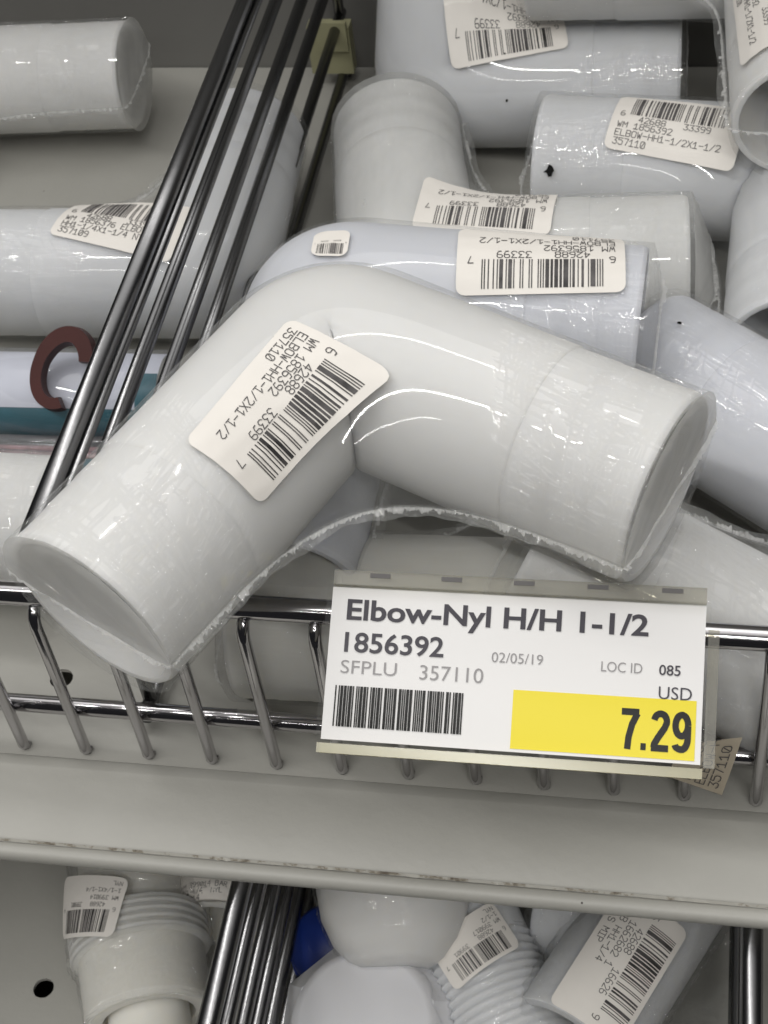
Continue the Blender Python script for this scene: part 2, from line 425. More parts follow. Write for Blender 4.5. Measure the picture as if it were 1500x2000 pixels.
# ------------------------------------------------------------------ elbow
def upper_hull(pts):
    hl = []
    for p in pts:
        while len(hl) >= 2 and (hl[-1][0]-hl[-2][0])*(p[1]-hl[-2][1])-(hl[-1][1]-hl[-2][1])*(p[0]-hl[-2][0]) >= 0: hl.pop()
        hl.append(p)
    return hl
def elbow(label, C, A, B, r=0.0205, mats=('nylon', 'film', 'film_end'), group='nylon pipe elbows on the shelf', web=2.2, bulge=0.003, seam=True, wall=0.0024, film_gap=0.0007, name='pipe_elbow', milky=0):
    C = Vector(C); A = Vector(A); B = Vector(B)
    root = thing(name, C, label, 'pipe elbow', group)
    ex = (A-C).normalized(); La = (A-C).length; Lb = (B-C).length; db = (B-C).normalized()
    ey = (db-ex*db.dot(ex)).normalized(); n = ex.cross(ey)
    th = acos(max(-1, min(1, ex.dot(db))))
    R_ = r*0.36; d = R_/tan(th/2); turn = pi-th
    b2 = Vector((cos(th), sin(th)))
    # 2D path with inward normals
    path = []      # (point, normal, s)
    nA = Vector((0, 1)); nB = Vector((sin(th), -cos(th)))
    K = Vector((d, R_))
    na = 26
    for i in range(na): path.append((Vector((La+(d-La)*i/na, 0)), nA))
    for i in range(25):
        f = turn*i/24; nn = Vector((sin(-f)*1, cos(f)))   # rotate nA
        # normal rotates from nA towards nB
        ang = pi/2 + (atan2(nB.y, nB.x)-pi/2)*i/24
        nn = Vector((cos(ang), sin(ang)))
        path.append((K-nn*R_, nn))
    for i in range(1, na+1):
        path.append((b2*(d+(Lb-d)*i/na), nB))
    S = [0]
    for i in range(1, len(path)): S.append(S[-1]+(path[i][0]-path[i-1][0]).length)
    tot = S[-1]
    w3 = lambda p, z: C+ex*p.x+ey*p.y+n*z
    # ---- body tube with barbed ends
    def prof(e):
        if e < 0.0012: return r-0.0009+e*0.6
        if e < 0.027:
            k = ((e-0.0012) % 0.0086)/0.0086
            return r*(0.988-0.007*k)
        if e < 0.0275: return r*0.980
        return r
    NS = 40
    fine = []
    # resample path finely for barbs
    ss = sorted(set([0, 0.0006, 0.0012]+[0.0012+0.0086*k+j for k in range(3) for j in (0.0001, 0.004, 0.0084)]+[0.0270, 0.0276]))
    sset = ss+[s for s in S if 0.03 < s < tot-0.03]+[tot-s for s in ss[::-1]]
    tb = tan(th/2)
    def inner(s, x):
        """stop the inner side of the bend at the mitre plane"""
        if s < S[na]: lim = (La-s)*tb
        elif s > S[na+24]: lim = (Lb-(tot-s))*tb
        else: lim = R_
        return min(x, max(lim, 0))
    def pathat(s):
        s = max(0, min(tot, s)); i = 0
        import bisect
        i = min(max(bisect.bisect_right(S, s)-1, 0), len(S)-2)
        f = (s-S[i])/max(1e-9, S[i+1]-S[i])
        p = path[i][0].lerp(path[i+1][0], f); nn = path[i][1].lerp(path[i+1][1], f).normalized()
        return p, nn
    V = []; Fc = []
    for s in sset:
        p, nn = pathat(s); e = min(s, tot-s); rr = prof(e)
        for k in range(NS):
            a = 2*pi*k/NS; V.append(w3(p+nn*inner(s, rr*cos(a)), rr*sin(a)))
    ri = r-wall
    ins = [0]+[s for s in S[1:-1]]+[tot]; off = len(V)
    for s in ins:
        p, nn = pathat(s)
        for k in range(NS):
            a = 2*pi*k/NS; V.append(w3(p+nn*inner(s, ri*cos(a)), ri*sin(a)))
    for i in range(len(sset)-1):
        for k in range(NS): Fc.append([i*NS+k, i*NS+(k+1) % NS, (i+1)*NS+(k+1) % NS, (i+1)*NS+k])
    for i in range(len(ins)-1):
        for k in range(NS): Fc.append([off+i*NS+k, off+(i+1)*NS+k, off+(i+1)*NS+(k+1) % NS, off+i*NS+(k+1) % NS])
    for k in range(NS):
        Fc.append([k, off+k, off+(k+1) % NS, (k+1) % NS])
        e0 = (len(sset)-1)*NS; e1 = off+(len(ins)-1)*NS
        Fc.append([e0+k, e0+(k+1) % NS, e1+(k+1) % NS, e1+k])
    P_ = Part(); P_.add(V, Fc); body = P_.build('body', M[mats[0]], root); smooth_by_angle(body, 40)
    # ---- film shell
    rf = r+film_gap
    ext = 0.0012
    O = []; 
    for i, (p, nn) in enumerate(path):
        q = p-nn*rf
        if i == 0: q = q+Vector((ext, 0))
        if i == len(path)-1: q = q+b2*ext
        O.append(q)
    QA = Vector((La+ext, rf)); QB = b2*(Lb+ext)+nB*rf
    I_ = Vector((rf*(cos(th)+1)/sin(th), rf))             # inner corner
    OL = [0]
    for i in range(1, len(O)): OL.append(OL[-1]+(O[i]-O[i-1]).length)
    ts = np.linspace(0, 1, 400).tolist()
    bez = [((1-t)**2*QA+2*web*t*(1-t)*I_+t*t*QB)/((1-t)**2+2*web*t*(1-t)+t*t) for t in ts]
    BL = [0]
    for i in range(1, len(bez)): BL.append(BL[-1]+(bez[i]-bez[i-1]).length)
    # stations: arclength of the outer curve re-timed so that arm stations stay nearly square to the arm
    NST = 84
    path_np = np.array([[p.x, p.y] for p, _ in path])
    def dist2path(p):
        a = path_np[:-1]; b = path_np[1:]; ab = b-a; ap = np.array([p.x, p.y])-a
        t = np.clip((ap*ab).sum(1)/np.maximum(1e-12, (ab*ab).sum(1)), 0, 1)
        dd = np.linalg.norm(ap-ab*t[:, None], axis=1); return dd.min()
    lin = lambda arr, L_, s: None
    def interp(arr, L_, s):
        import bisect
        i = min(max(bisect.bisect_right(L_, s)-1, 0), len(L_)-2)
        f = (s-L_[i])/max(1e-9, L_[i+1]-L_[i]); return arr[i].lerp(arr[i+1], f)
    NM = 17
    xs = [(1-cos(pi*k/(NM-1)))/2 for k in range(NM)]
    FV = []; UV = []; rows = []; qline = []; HH = []
    for k in range(NST+1):
        f = k/NST
        o_ = interp(O, OL, OL[-1]*f); q_ = interp(bez, BL, BL[-1]*f); dv = q_-o_
        smp = []
        for t in np.linspace(0, 1, 61).tolist():
            dd = dist2path(o_+dv*t); smp.append((t, sqrt(max(0, rf*rf-dd*dd))))
        smp[0] = (0, 0); smp[-1] = (1, 0)
        hl = upper_hull(smp)
        HH.append(np.interp(xs, [h[0] for h in hl], [h[1] for h in hl]))
    HH = np.array(HH)
    # taut film bridges the inner corner: local upper hull along the stations, then a little smoothing
    raw = HH.copy(); WN = 13
    for j in range(NM):
        col = raw[:, j]; best = col.copy()
        for a_ in range(0, len(col)):
            for b_ in range(a_+2, min(len(col), a_+2*WN)):
                seg = col[a_]+(col[b_]-col[a_])*np.arange(0, b_-a_+1)/(b_-a_)
                best[a_:b_+1] = np.maximum(best[a_:b_+1], seg)
        HH[:, j] = raw[:, j]+0.85*(best-raw[:, j])
    ker = np.exp(-0.5*(np.arange(-6, 7)/2.2)**2); ker /= ker.sum()
    for it in range(2):
        pad = np.vstack([HH[:1]]*6+[HH]+[HH[-1:]]*6)
        sm = sum(ker[i]*pad[i:i+len(HH)] for i in range(13))
        HH = np.maximum(raw, sm)
    HH[:, 0] = 0; HH[:, -1] = 0
    for k in range(NST+1):
        f = k/NST
        o_ = interp(O, OL, OL[-1]*f); q_ = interp(bez, BL, BL[-1]*f)
        dv = q_-o_; hh = HH[k]
        e = min(f, 1-f)*tot
        row_f = []; row_b = []; per = 0; prev = None
        ids = []
        for j, t in enumerate(xs):
            p = o_+dv*t; h_ = float(hh[j])
            pt = w3(p, h_)
            if prev is not None: per += (pt-prev).length
            prev = pt
            FV.append(pt); UV.append((e, per)); row_f.append(len(FV)-1)
        for j, t in enumerate(xs):
            if j in (0, NM-1): row_b.append(row_f[j]); continue
            p = o_+dv*t; FV.append(w3(p, -float(hh[j]))); UV.append((e, 0.2+UV[row_f[j]][1])); row_b.append(len(FV)-1)
        rows.append((row_f, row_b)); qline.append((q_, dv.normalized()))
    FF = []
    for k in range(NST):
        for j in range(NM-1):
            a, b = rows[k][0], rows[k+1][0]; FF.append([a[j], b[j], b[j+1], a[j+1]])
            a, b = rows[k][1], rows[k+1][1]; FF.append([a[j+1], b[j+1], b[j], a[j]])
    CB = root.location
    fo = obj('film', [v-CB for v in FV], FF, M[mats[1]], root, True, UV)
    bv = list(FV); bf = list(FF)
    # ---- film over the two open ends
    ends = []
    for (k, dr) in ((0, Vector((1, 0))), (NST, b2)):
        f_ = k/NST
        o_ = interp(O, OL, OL[-1]*f_); q_ = interp(bez, BL, BL[-1]*f_)
        cv = []; cu = []; cf = []; ny_ = 14; ridge = []
        for j in range(NM):
            pf = FV[rows[k][0][j]]; pb = FV[rows[k][1][j]]
            hlf = (pf-pb).length/2
            for m_ in range(ny_+1):
                t = m_/ny_; y = abs(2*t-1)
                bl = bulge*(1-y)**0.8*min(1, hlf/(rf*0.8)) + random.uniform(-1, 1)*0.00025*(0.5 if 0 < m_ < ny_ and 0 < j < NM-1 else 0)
                pt = pb.lerp(pf, t)+(ex*dr.x+ey*dr.y)*bl
                cv.append(pt); cu.append((0.02+0.5*t*hlf+0.004*sin(7*xs[j]), 0.028*xs[j]+0.005*sin(9*t)))
                if m_ == ny_//2: ridge.append(pt)
        for j in range(NM-1):
            for m_ in range(ny_): cf.append([j*(ny_+1)+m_, j*(ny_+1)+m_+1, (j+1)*(ny_+1)+m_+1, (j+1)*(ny_+1)+m_])
        eo = obj('end_film', [v-CB for v in cv], cf, M[mats[2]], root, True, cu)
        if milky:
            eo.data.materials.append(M['film_milky'])
            for q in eo.data.polygons:
                if ((q.index % ny_) >= ny_//2) == (milky > 0): q.material_index = 1
        ends.append((ridge, ex*dr.x+ey*dr.y))
    # ---- serrated weld seam along the inner arch and over the ends
    if seam:
        sp = []
        for (q_, dv_) in qline: sp.append((w3(q_, 0), (ex*dv_.x+ey*dv_.y).normalized()))
        def flange(sp, w_):
            v = []; f = []; uvv = []
            for i, (p, dv_) in enumerate(sp):
                z_ = 0.0004*sin(i*0.5)+0.0003*sin(i*1.3)
                v += [p-dv_*0.0008, p+dv_*w_*0.55+n*z_*0.6, p+dv_*w_*(1+0.15*sin(i*0.37))+n*z_]; uvv += [(0.03, i*0.002), (0.032, i*0.002), (0.034, i*0.002)]
                if i:
                    a = 3*(i-1); b = 3*i; f += [[a, b, b+1, a+1], [a+1, b+1, b+2, a+2]]
            return v, f, uvv
        v, f, uvv = flange(sp, 0.0022)
        obj('seam_flange', [q-CB for q in v], f, M['flange'], fo, True, uvv)
        def ribbon(sp, wmin, wmax, base_back=0.0003):
            v = []; uvv = []; f = []; 
            m = 5
            pts = []
            for i in range(len(sp)-1):
                for j in range(m):
                    t = j/m; pts.append((sp[i][0].lerp(sp[i+1][0], t), sp[i][1].lerp(sp[i+1][1], t).normalized()))
            w0 = wmin; clump = 0
            for i, (p, dv_) in enumerate(pts):
                if random.random() < 0.10: w0 = random.uniform(wmin*0.6, wmin+0.7*(wmax-wmin))
                if random.random() < 0.045: clump = random.randint(2, 9)
                w_ = w0+(random.uniform(0.3, 1)*(wmax-wmin) if clump > 0 else 0)+random.uniform(-1, 1)*0.00012; clump -= 1
                zz = random.uniform(-1, 1)*0.0003
                v += [p-dv_*base_back, p+dv_*w_*0.5+n*zz, p+dv_*w_+n*zz*2]; uvv += [(0.01, i*0.001), (0.011, i*0.001), (0.012, i*0.001)]
                if i:
                    a = 3*(i-1); b = 3*i
                    f += [[a, b, b+1, a+1], [a+1, b+1, b+2, a+2]]
            return v, f, uvv
        v, f, uvv = ribbon(sp, 0.00012, 0.0011)
        obj('seam', [q-CB for q in v], f, M['seam'], fo, True, uvv)
        for ridge, dr in ends:
            v, f, uvv = ribbon([(p, dr) for p in ridge], 0.0002, 0.0009)
            obj('seam', [q-CB for q in v], f, M['seam'], fo, True, uvv)
    bvh = BVHTree.FromPolygons([tuple(v) for v in bv], bf)
    return dict(root=root, bvh=bvh, C=C, ax={'A': ex, 'B': db}, rf=rf)
def put_sticker(E, arm, c, q, w=0.040, h=0.0225, lines=('WM 1856392', 'ELBOW-HH1-1/2X1-1/2', '357110'), **k):
    return decal(E['root'], E['bvh'], c, q, w, h, lines, axis=E['ax'][arm], axis_pt=E['C'], rad=E['rf'], **k)
def setlen(C, P, L): return C+(P-C).normalized()*L

# ------------------------------------------------------------------ the shelf
def plate(name, x0, x1, y0, y1, z, holes, thick, m, parent=None):
    v = [Vector((x0, y0)), Vector((x1, y0)), Vector((x1, y1)), Vector((x0, y1))]
    e = [(0, 1), (1, 2), (2, 3), (3, 0)]
    for (hx, hy, hr) in holes:
        b = len(v); n_ = 28
        v += [Vector((hx+hr*cos(2*pi*k/n_), hy+hr*sin(2*pi*k/n_))) for k in range(n_)]
        e += [(b+k, b+(k+1) % n_) for k in range(n_)]
    vo, eo, fo_, *_ = delaunay_2d_cdt(v, e, [], 0, 1e-7)
    F2 = []
    for f in fo_:
        c = sum((Vector(vo[i]) for i in f), Vector((0, 0)))/len(f)
        if any((c-Vector((hx, hy))).length < hr*0.98 for hx, hy, hr in holes): continue
        F2.append(list(f))
    n_ = len(vo)
    V = [(p.x, p.y, z) for p in vo]+[(p.x, p.y, z-thick) for p in vo]
    FF = F2+[[i+n_ for i in f[::-1]] for f in F2]
    cnt = {}
    for f in F2:
        for a, b in zip(f, f[1:]+f[:1]): cnt[(a, b)] = 1
    for (a, b) in cnt:
        if (b, a) not in cnt: FF.append([a, a+n_, b+n_, b])
    return obj(name, V, FF, m, parent, False)
X0, X1 = -0.55, 0.55
hole1 = at(120, 1325, z=0)
up_holes = [(hole1.x, hole1.y, 0.0030), (hole1.x+0.0254, hole1.y+0.0, 0.0030)]
up_holes = [(hole1.x+k*0.0508, hole1.y+j*0.0508, 0.0030) for k in range(-1, 4) for j in (0,)]
deck = plate('shelf_deck', X0, X1, -0.0022, 0.2995, 0.0, up_holes, 0.0012, M['paint']); deck['kind'] = 'structure'
def sweep_x(name, prof, m, kind=None, parent=None, x0=X0, x1=X1, nx=2):
    V = []; FF = []; n_ = len(prof)
    for i in range(nx):
        x = x0+(x1-x0)*i/(nx-1)
        V += [(x, y, z) for (y, z) in prof]
    for i in range(nx-1):
        for j in range(n_): FF.append([i*n_+j, i*n_+(j+1) % n_, (i+1)*n_+(j+1) % n_, (i+1)*n_+j])
    FF.append(list(range(n_))[::-1]); FF.append([(nx-1)*n_+j for j in range(n_)])
    o = obj(name, V, FF, m, parent, True)
    if kind: o['kind'] = kind
    smooth_by_angle(o, 28); return o
lip_top = [(-0.0023, 0.0000), (-0.0058, 0.0016)]
for k in range(9):
    t = k/8; lip_top.append((-0.0062-0.0193*t, 0.0016+0.0035*t-0.0068*t*t))
front = sweep_x('shelf_front', lip_top+[(-0.0260, -0.0016), (-0.0245, -0.0030), (-0.0245, -0.012), (-0.0023, -0.012)], M['paint'], 'structure')
# rolled bead along the front edge, with a grimy joint behind it
bead = [(-0.0272+0.0021*cos(a), -0.0026+0.0021*sin(a)) for a in [2*pi*k/20 for k in range(20)]][::-1]
bd = sweep_x('shelf_front_bead', bead, M['paint'], 'structure')
Jv = []; Jf = []
rj = random.Random(3); nj = 420
for i in range(nj+1):
    x = -0.24+0.42*i/nj; wd = max(0.0, rj.gauss(-0.00002, 0.00013))
    Jv += [(x, -0.02535, 0.00012-0.0006+0.00035), (x, -0.0257-wd, -0.0007)]
    if i: Jf.append([2*i-2, 2*i, 2*i+1, 2*i-1])
grime = obj('shelf_joint_grime', Jv, Jf, M['lip'], None, False); grime['kind'] = 'structure'
back = Part(); back.box((X0, 0.300, -0.02), (X1-X0, 0, 0), (0, 0.004, 0), (0, 0, 0.5)); o = back.build('back_panel', M['backwall'], None, False); o['kind'] = 'structure'
ZL = -0.113
h2 = at(85, 1930, z=ZL); h3 = at(412, 1960, z=ZL)
low = plate('lower_shelf_deck', X0, X1, -0.16, 0.2995, ZL, [(h2.x, h2.y, 0.0031), (h3.x, h3.y, 0.0031)], 0.0012, M['paint']); low['kind'] = 'structure'
under = Part(); under.box((X0, -0.15, ZL-0.05), (X1-X0, 0, 0), (0, 0.45, 0), (0, 0, 0.002)); o = under.build('lower_shelf_underside', M['backwall'], None, False); o['kind'] = 'structure'
lback = Part(); lback.box((X0, 0.300, ZL), (X1-X0, 0, 0), (0, 0.004, 0), (0, 0, 0.09)); o = lback.build('lower_back_panel', M['backwall'], None, False); o['kind'] = 'structure'

# ------------------------------------------------------------------ wire fence along the shelf front
fence = thing('wire_fence', (0, 0, 0), 'low chrome wire fence along the front edge of the upper shelf', 'shelf fence')
p = Part(); p.tube([(X0, 0.0042, 0.0550), (X1, 0.0042, 0.0535)], 0.0027, 20); p.build('top_rail', M['chrome'], fence)
p = Part(); p.tube([(X0, 0.0038, 0.0135), (X1, 0.0038, 0.0128)], 0.0022, 20); p.build('bottom_rail', M['chrome'], fence)
for k in range(-16, 17):
    x = k*0.01583+0.0002
    if not -0.19 < x < 0.12: continue
    pts = [(x, 0.0012, 0.0008), (x, 0.0002, 0.0003), (x, -0.0001, 0.0015), (x, 0, 0.004), (x, 0, 0.03), (x, 0, 0.0485), (x, 0.0004, 0.0505), (x, 0.0016, 0.0520), (x, 0.0028, 0.0525)]
    p = Part(); p.tube(pts, 0.00142, 14); p.build('upright_wire', M['chrome'], fence)

# ------------------------------------------------------------------ divider of stacked wires
XD = -0.0812
div = thing('wire_divider', (XD, 0.15, 0), 'tall divider of stacked dark chrome wires beside the left bin', 'shelf divider')
zs = [0.0908, 0.0733, 0.0568, 0.0418, 0.0238, 0.0042]
for i, z in enumerate(zs):
    rr = 0.0023 if i == 0 else 0.0019
    p = Part(); p.tube([(XD, -0.011 if i == 0 else 0.008, z), (XD, 0.296, z+0.0008)], rr, 14)
    if i == 0: p.tube([(XD+0.0026, -0.009, z-0.0022), (XD+0.0026, 0.296, z-0.0014)], 0.0012, 12)
    p.build('wire', M['dark_chrome'], div)
p = Part(); p.tube([(XD, 0.0135, 0.0915), (XD, 0.0135, 0.001)], 0.0018, 12); p.build('front_post', M['dark_chrome'], div)
p = Part(); p.tube([(XD, 0.293, 0.0915), (XD, 0.293, 0.001)], 0.0018, 12); p.build('rear_post', M['dark_chrome'], div)

# ------------------------------------------------------------------ elbows of the right bin
GR = 'nylon pipe elbows heaped in the right bin'
def near_end(C, px, L):
    r = ray(*px); o = CAM-C; a = r.dot(r); b = 2*r.dot(o); c = o.dot(o)-L*L; s = max(0, b*b-4*a*c)
    return CAM+r*((-b-sqrt(s))/(2*a))
C = at(644, 690, d=0.3595)
hero = elbow('large shrink wrapped white elbow lying over the fence above the price tag', C, near_end(C, (1300, 957), 0.0805), near_end(C, (178, 1196), 0.0802), r=0.0210, group=GR, web=1.75, bulge=0.0006, milky=-1)
put_sticker(hero, 'B', (546, 790), (483, 867), w=0.0370, h=0.0200)

C = at(640, 588, z=0.056); A = setlen(C, at(1225, 640, z=0.052), 0.079)
e2 = elbow('bluish white elbow directly behind the large wrapped elbow, barcode sticker upside down', C, A, setlen(C, at(580, 900, z=0.045), 0.079), mats=('nylon_blue', 'film_smooth', 'film_end'), group=GR)
def dirt(E, px, size, seed):
    """a flat dark smudge stuck on the film"""
    loc, nrm, i, d_ = E['bvh'].ray_cast(CAM, ray(*px).normalized())
    if loc is None: return
    if nrm.dot(CAM-loc) < 0: nrm = -nrm
    a = nrm.orthogonal().normalized(); b = nrm.cross(a); rr = random.Random(seed)
    ring_ = [loc+nrm*0.0002+(a*cos(2*pi*k/11)+b*sin(2*pi*k/11))*size*rr.uniform(0.45, 1.1) for k in range(11)]
    P_ = Part(); P_.add([loc+nrm*0.0003]+ring_, [[0, k+1, (k+1) % 11+1] for k in range(11)]); P_.build('dirt_mark', M['tag_black'], E['root'], False)
decal(e2['root'], e2['bvh'], (646, 474), (630, 475), 0.0090, 0.0090, (), axis=e2['ax']['A'], axis_pt=e2['C'], rad=e2['rf'])
put_sticker(e2, 'A', (1056, 500), (1000, 500), w=0.0400, h=0.0215)

C = at(800, 535, z=0.022); A = setlen(C, at(1330, 522, z=0.022), 0.079); B = setlen(C, at(775, 262, z=0.022), 0.072)
e3 = elbow('white elbow with one rounded wrapped arm pointing up and back', C, A, B, mats=('nylon', 'film_hazy', 'film_milky'), group=GR, bulge=0.006)
put_sticker(e3, 'A', (948, 402), (900, 400), w=0.0385, h=0.0215)

C = at(1575, 345, z=0.022); A = setlen(C, at(1060, 316, z=0.022), 0.0795)
e4 = elbow('white elbow at the right with a sticker reading the right way up', C, A, setlen(C, at(1557, 695, z=0.022), 0.0795), mats=('nylon_cool', 'film_smooth', 'film_end'), group=GR)
put_sticker(e4, 'A', (1322, 246), (1380, 255), w=0.0385, h=0.0215)

dirt(e4, (1073, 333), 0.0019, 1); dirt(e4, (1478, 315), 0.0007, 2)
C = at(852, 165, z=0.0225); A = setlen(C, at(1318, 158, z=0.0225), 0.079); B = setlen(C, Vector((C.x+0.004, 0.292, 0.088)), 0.070)
e5 = elbow('grey white elbow at the back with one arm leaning on the back panel', C, A, B, mats=('nylon_cool', 'film_smooth', 'film_end'), group=GR, bulge=0.0008)
E5_STICK = put_sticker(e5, 'A', (988, 50), (950, 49), w=0.037, h=0.020)

dirt(e5, (986, 105), 0.0008, 3); dirt(e5, (990, 197), 0.0006, 4)
C = at(1545, -105, y=0.262); A = setlen(C, at(1060, -92, y=0.262), 0.079)
e6 = elbow('white elbow in the far top right corner with part of a sticker', C, A, setlen(C, at(1572, 205, y=0.190), 0.079), mats=('nylon', 'film', 'film_end'), group=GR, web=6)
put_sticker(e6, 'B', (1496, 5), (1502, 40), w=0.038, h=0.0215)

A = at(1266, 712, z=0.029); C = setlen(A, at(1650, 935, z=0.029), 0.079)
e7 = elbow('bluish white elbow arm at the right edge beside the large elbow', C, A, C+Vector((0.05, 0.06, 0.0)), mats=('nylon_blue', 'film_smooth', 'film_end'), group=GR)

dirt(e7, (1327, 632), 0.0006, 5)
A = at(1040, 1050, z=0.046); C = setlen(A, at(1560, 1318, z=0.022), 0.084)
e8 = elbow('white elbow in crinkled film behind the fence right of the price tag', C, A, C+Vector((0.055, 0.055, 0.01)), mats=('nylon', 'film_crumpled', 'film_end'), group=GR)
# its sticker has come loose and hangs down to the deck beside the price tag
q_ = [at(1335, 1452, y=-0.0022), at(1450, 1440, y=-0.0022), at(1410, 1553, y=-0.0032), at(1300, 1515, y=-0.0032)]
V = []; FF = []; ng = 12
def flap(a, b, lf=0.0):
    t = q_[3].lerp(q_[2], a); u = q_[0].lerp(q_[1], a); nf = (q_[1]-q_[0]).cross(q_[3]-q_[0]).normalized(); nf = nf if nf.y < 0 else -nf
    return t.lerp(u, b)+nf*(lf+0.0004*sin(pi*b))
for i in range(ng+1):
    for j in range(ng+1): V.append(flap(j/ng, i/ng))
for i in range(ng):
    for j in range(ng): FF.append([i*(ng+1)+j, i*(ng+1)+j+1, (i+1)*(ng+1)+j+1, (i+1)*(ng+1)+j])
P_ = Part(); P_.add(V, FF); lst = P_.build('sticker', M['tan'], e8['root']); lst['label'] = 'tan sticker hanging loose below the pipe'
P_ = Part()
for n_, ln in enumerate(('357110', 'ELBOW-H', 'WM 1856')):
    for q4 in text_quads(ln, 0.0, 0.0, 0.16, pitch=0.135, w=0.10):
        P_.add([flap(0.88-0.24*n_-p.y, 0.10+p.x, 0.0002) for p in q4], [[0, 1, 2, 3]])
P_.build('lettering', M['ink_soft'], lst, False)

A = Vector((-0.058, 0.0285, 0.0215)); C = Vector((0.021, 0.030, 0.0215))
e9 = elbow('lowest white elbow lying on the deck behind the fence and price tag', C, A, C+Vector((0.004, 0.079, 0)), mats=('nylon_warm', 'film_smooth', 'film_end'), group=GR)

# ------------------------------------------------------------------ left bin
GL = 'nylon pipe elbows in the left bin'
A = at(258, 146, z=0.026); C = setlen(A, at(-200, 165, z=0.024), 0.074)
l1 = elbow('white elbow lying at the back of the left bin, open end towards the divider', C, A, C+Vector((-0.02, -0.065, -0.004)), r=0.0180, mats=('nylon', 'film_crumpled', 'film_milky'), group=GL, bulge=0.002)
C = at(412, 535, z=0.021); A = setlen(C, at(-60, 532, z=0.021), 0.076)
l2 = elbow('translucent elbow in the left bin beside the divider, sticker half hidden by its wires', C, A, setlen(C, at(478, 285, z=0.024), 0.066), r=0.0192, mats=('nylon_cool', 'film_smooth', 'film_end'), group=GL, web=1.2)
put_sticker(l2, 'A', (238, 432), (290, 441), w=0.0385, h=0.0200, lines=('WM 1856376 ELBOW', 'HH1-1/4X1-1/4 NYL', '357109'), upc='642688333966')
A = at(118, 1030, z=0.022); C = setlen(A, at(-300, 1000, z=0.022), 0.075)
l4 = elbow('wrapped white elbow at the front of the left bin by the fence', C, A, C+Vector((-0.01, 0.07, 0.0)), r=0.0185, mats=('nylon', 'film_crumpled', 'film_end'), group=GL)

# price tag on the rail
TW, TH, TT = 0.0745, 0.0305, radians(58.4)
TO = at(651, 1146, y=0.003)
TX = Vector((cos(0.0052), sin(0.0052), 0)); TD = Vector((sin(0.0052)*sin(TT), -cos(0.0052)*sin(TT), -cos(TT))); TN = TX.cross(-TD)
k = (TO-CAM).length/0.3675
tag = thing('price_tag', TO, 'white shelf price tag with yellow price block in a clear holder on the rail', 'price tag')
def tp(u, v, l=0.0): return TO+TX*u+TD*v+TN*l
def tuv(px, py):
    r = ray(px, py); t = (TO-CAM).dot(TN)/r.dot(TN); q = CAM+r*t-TO; return q.dot(TX), q.dot(TD)
c = [tuv(*q) for q in ((651, 1145), (1377, 1186), (1371, 1495), (627, 1443))]
print('tag corners uv', c)
TW = (c[1][0]+c[2][0]-c[0][0]-c[3][0])/2; TH = (c[2][1]+c[3][1]-c[0][1]-c[1][1])/2
p = Part(); p.box(tp(0, 0, -0.0003), TX*TW, TD*TH, TN*0.0003); paper = p.build('paper_tag', M['tag_paper'], tag, False)
def tquad(P_, u0, v0, u1, v1, l): P_.add([tp(u0, v1, l), tp(u1, v1, l), tp(u1, v0, l), tp(u0, v0, l)], [[0, 1, 2, 3]])
a = tuv(1003, 1347); b = tuv(1356, 1487)
p = Part(); tquad(p, a[0], a[1], b[0], b[1], 0.00012); p.build('price_block', M['yellow'], paper, False)
def tag_text(txt, px, px_end, cap_px, bold=0.0, m='tag_ink', lift=0.0002, nm='lettering'):
    """text whose baseline runs from one photo pixel to another, with the given capital height"""
    cu = bpy.data.curves.new('t', 'FONT'); cu.body = txt; cu.size = 1; cu.offset = bold; cu.resolution_u = 4
    to = bpy.data.objects.new('t', cu); COL.objects.link(to)
    dg = bpy.context.evaluated_depsgraph_get(); me = bpy.data.meshes.new_from_object(to.evaluated_get(dg))
    vs = [v.co.copy() for v in me.vertices]; fs = [list(q.vertices) for q in me.polygons]
    bpy.data.objects.remove(to); bpy.data.curves.remove(cu); bpy.data.meshes.remove(me)
    x0 = min(v.x for v in vs); x1 = max(v.x for v in vs)
    cap = 0.70
    u0 = tuv(*px); u1 = tuv(*px_end); uc = tuv(px[0], px[1]-cap_px)
    h = u0[1]-uc[1]; sx = (u1[0]-u0[0])/(x1-x0); sh = (u1[1]-u0[1])/(x1-x0); sy = h/cap
    P_ = Part(); P_.add([tp(u0[0]+(v.x-x0)*sx, u0[1]+(v.x-x0)*sh*0-v.y*sy, lift) for v in vs], fs)
    return P_.build(nm, M[m], paper, False)
tag_text('Elbow-Nyl H/H 1-1/2', (677, 1209), (1266, 1251), 39, 0.022)
tag_text('1856392', (672, 1272), (866, 1281), 38, 0.016)
tag_text('SFPLU', (665, 1314), (774, 1320), 26, -0.004, 'tag_ink_light')
tag_text('357110', (819, 1327), (943, 1334), 29, -0.004, 'tag_ink_light')
tag_text('02/05/19', (960, 1293), (1060, 1299), 20, -0.004, 'tag_ink_light')
tag_text('LOC ID', (1174, 1311), (1254, 1315), 20, -0.004, 'tag_ink_light')
tag_text('085', (1287, 1318), (1329, 1321), 20, 0.01)
tag_text('USD', (1286, 1365), (1351, 1368), 25, -0.002, 'tag_ink')
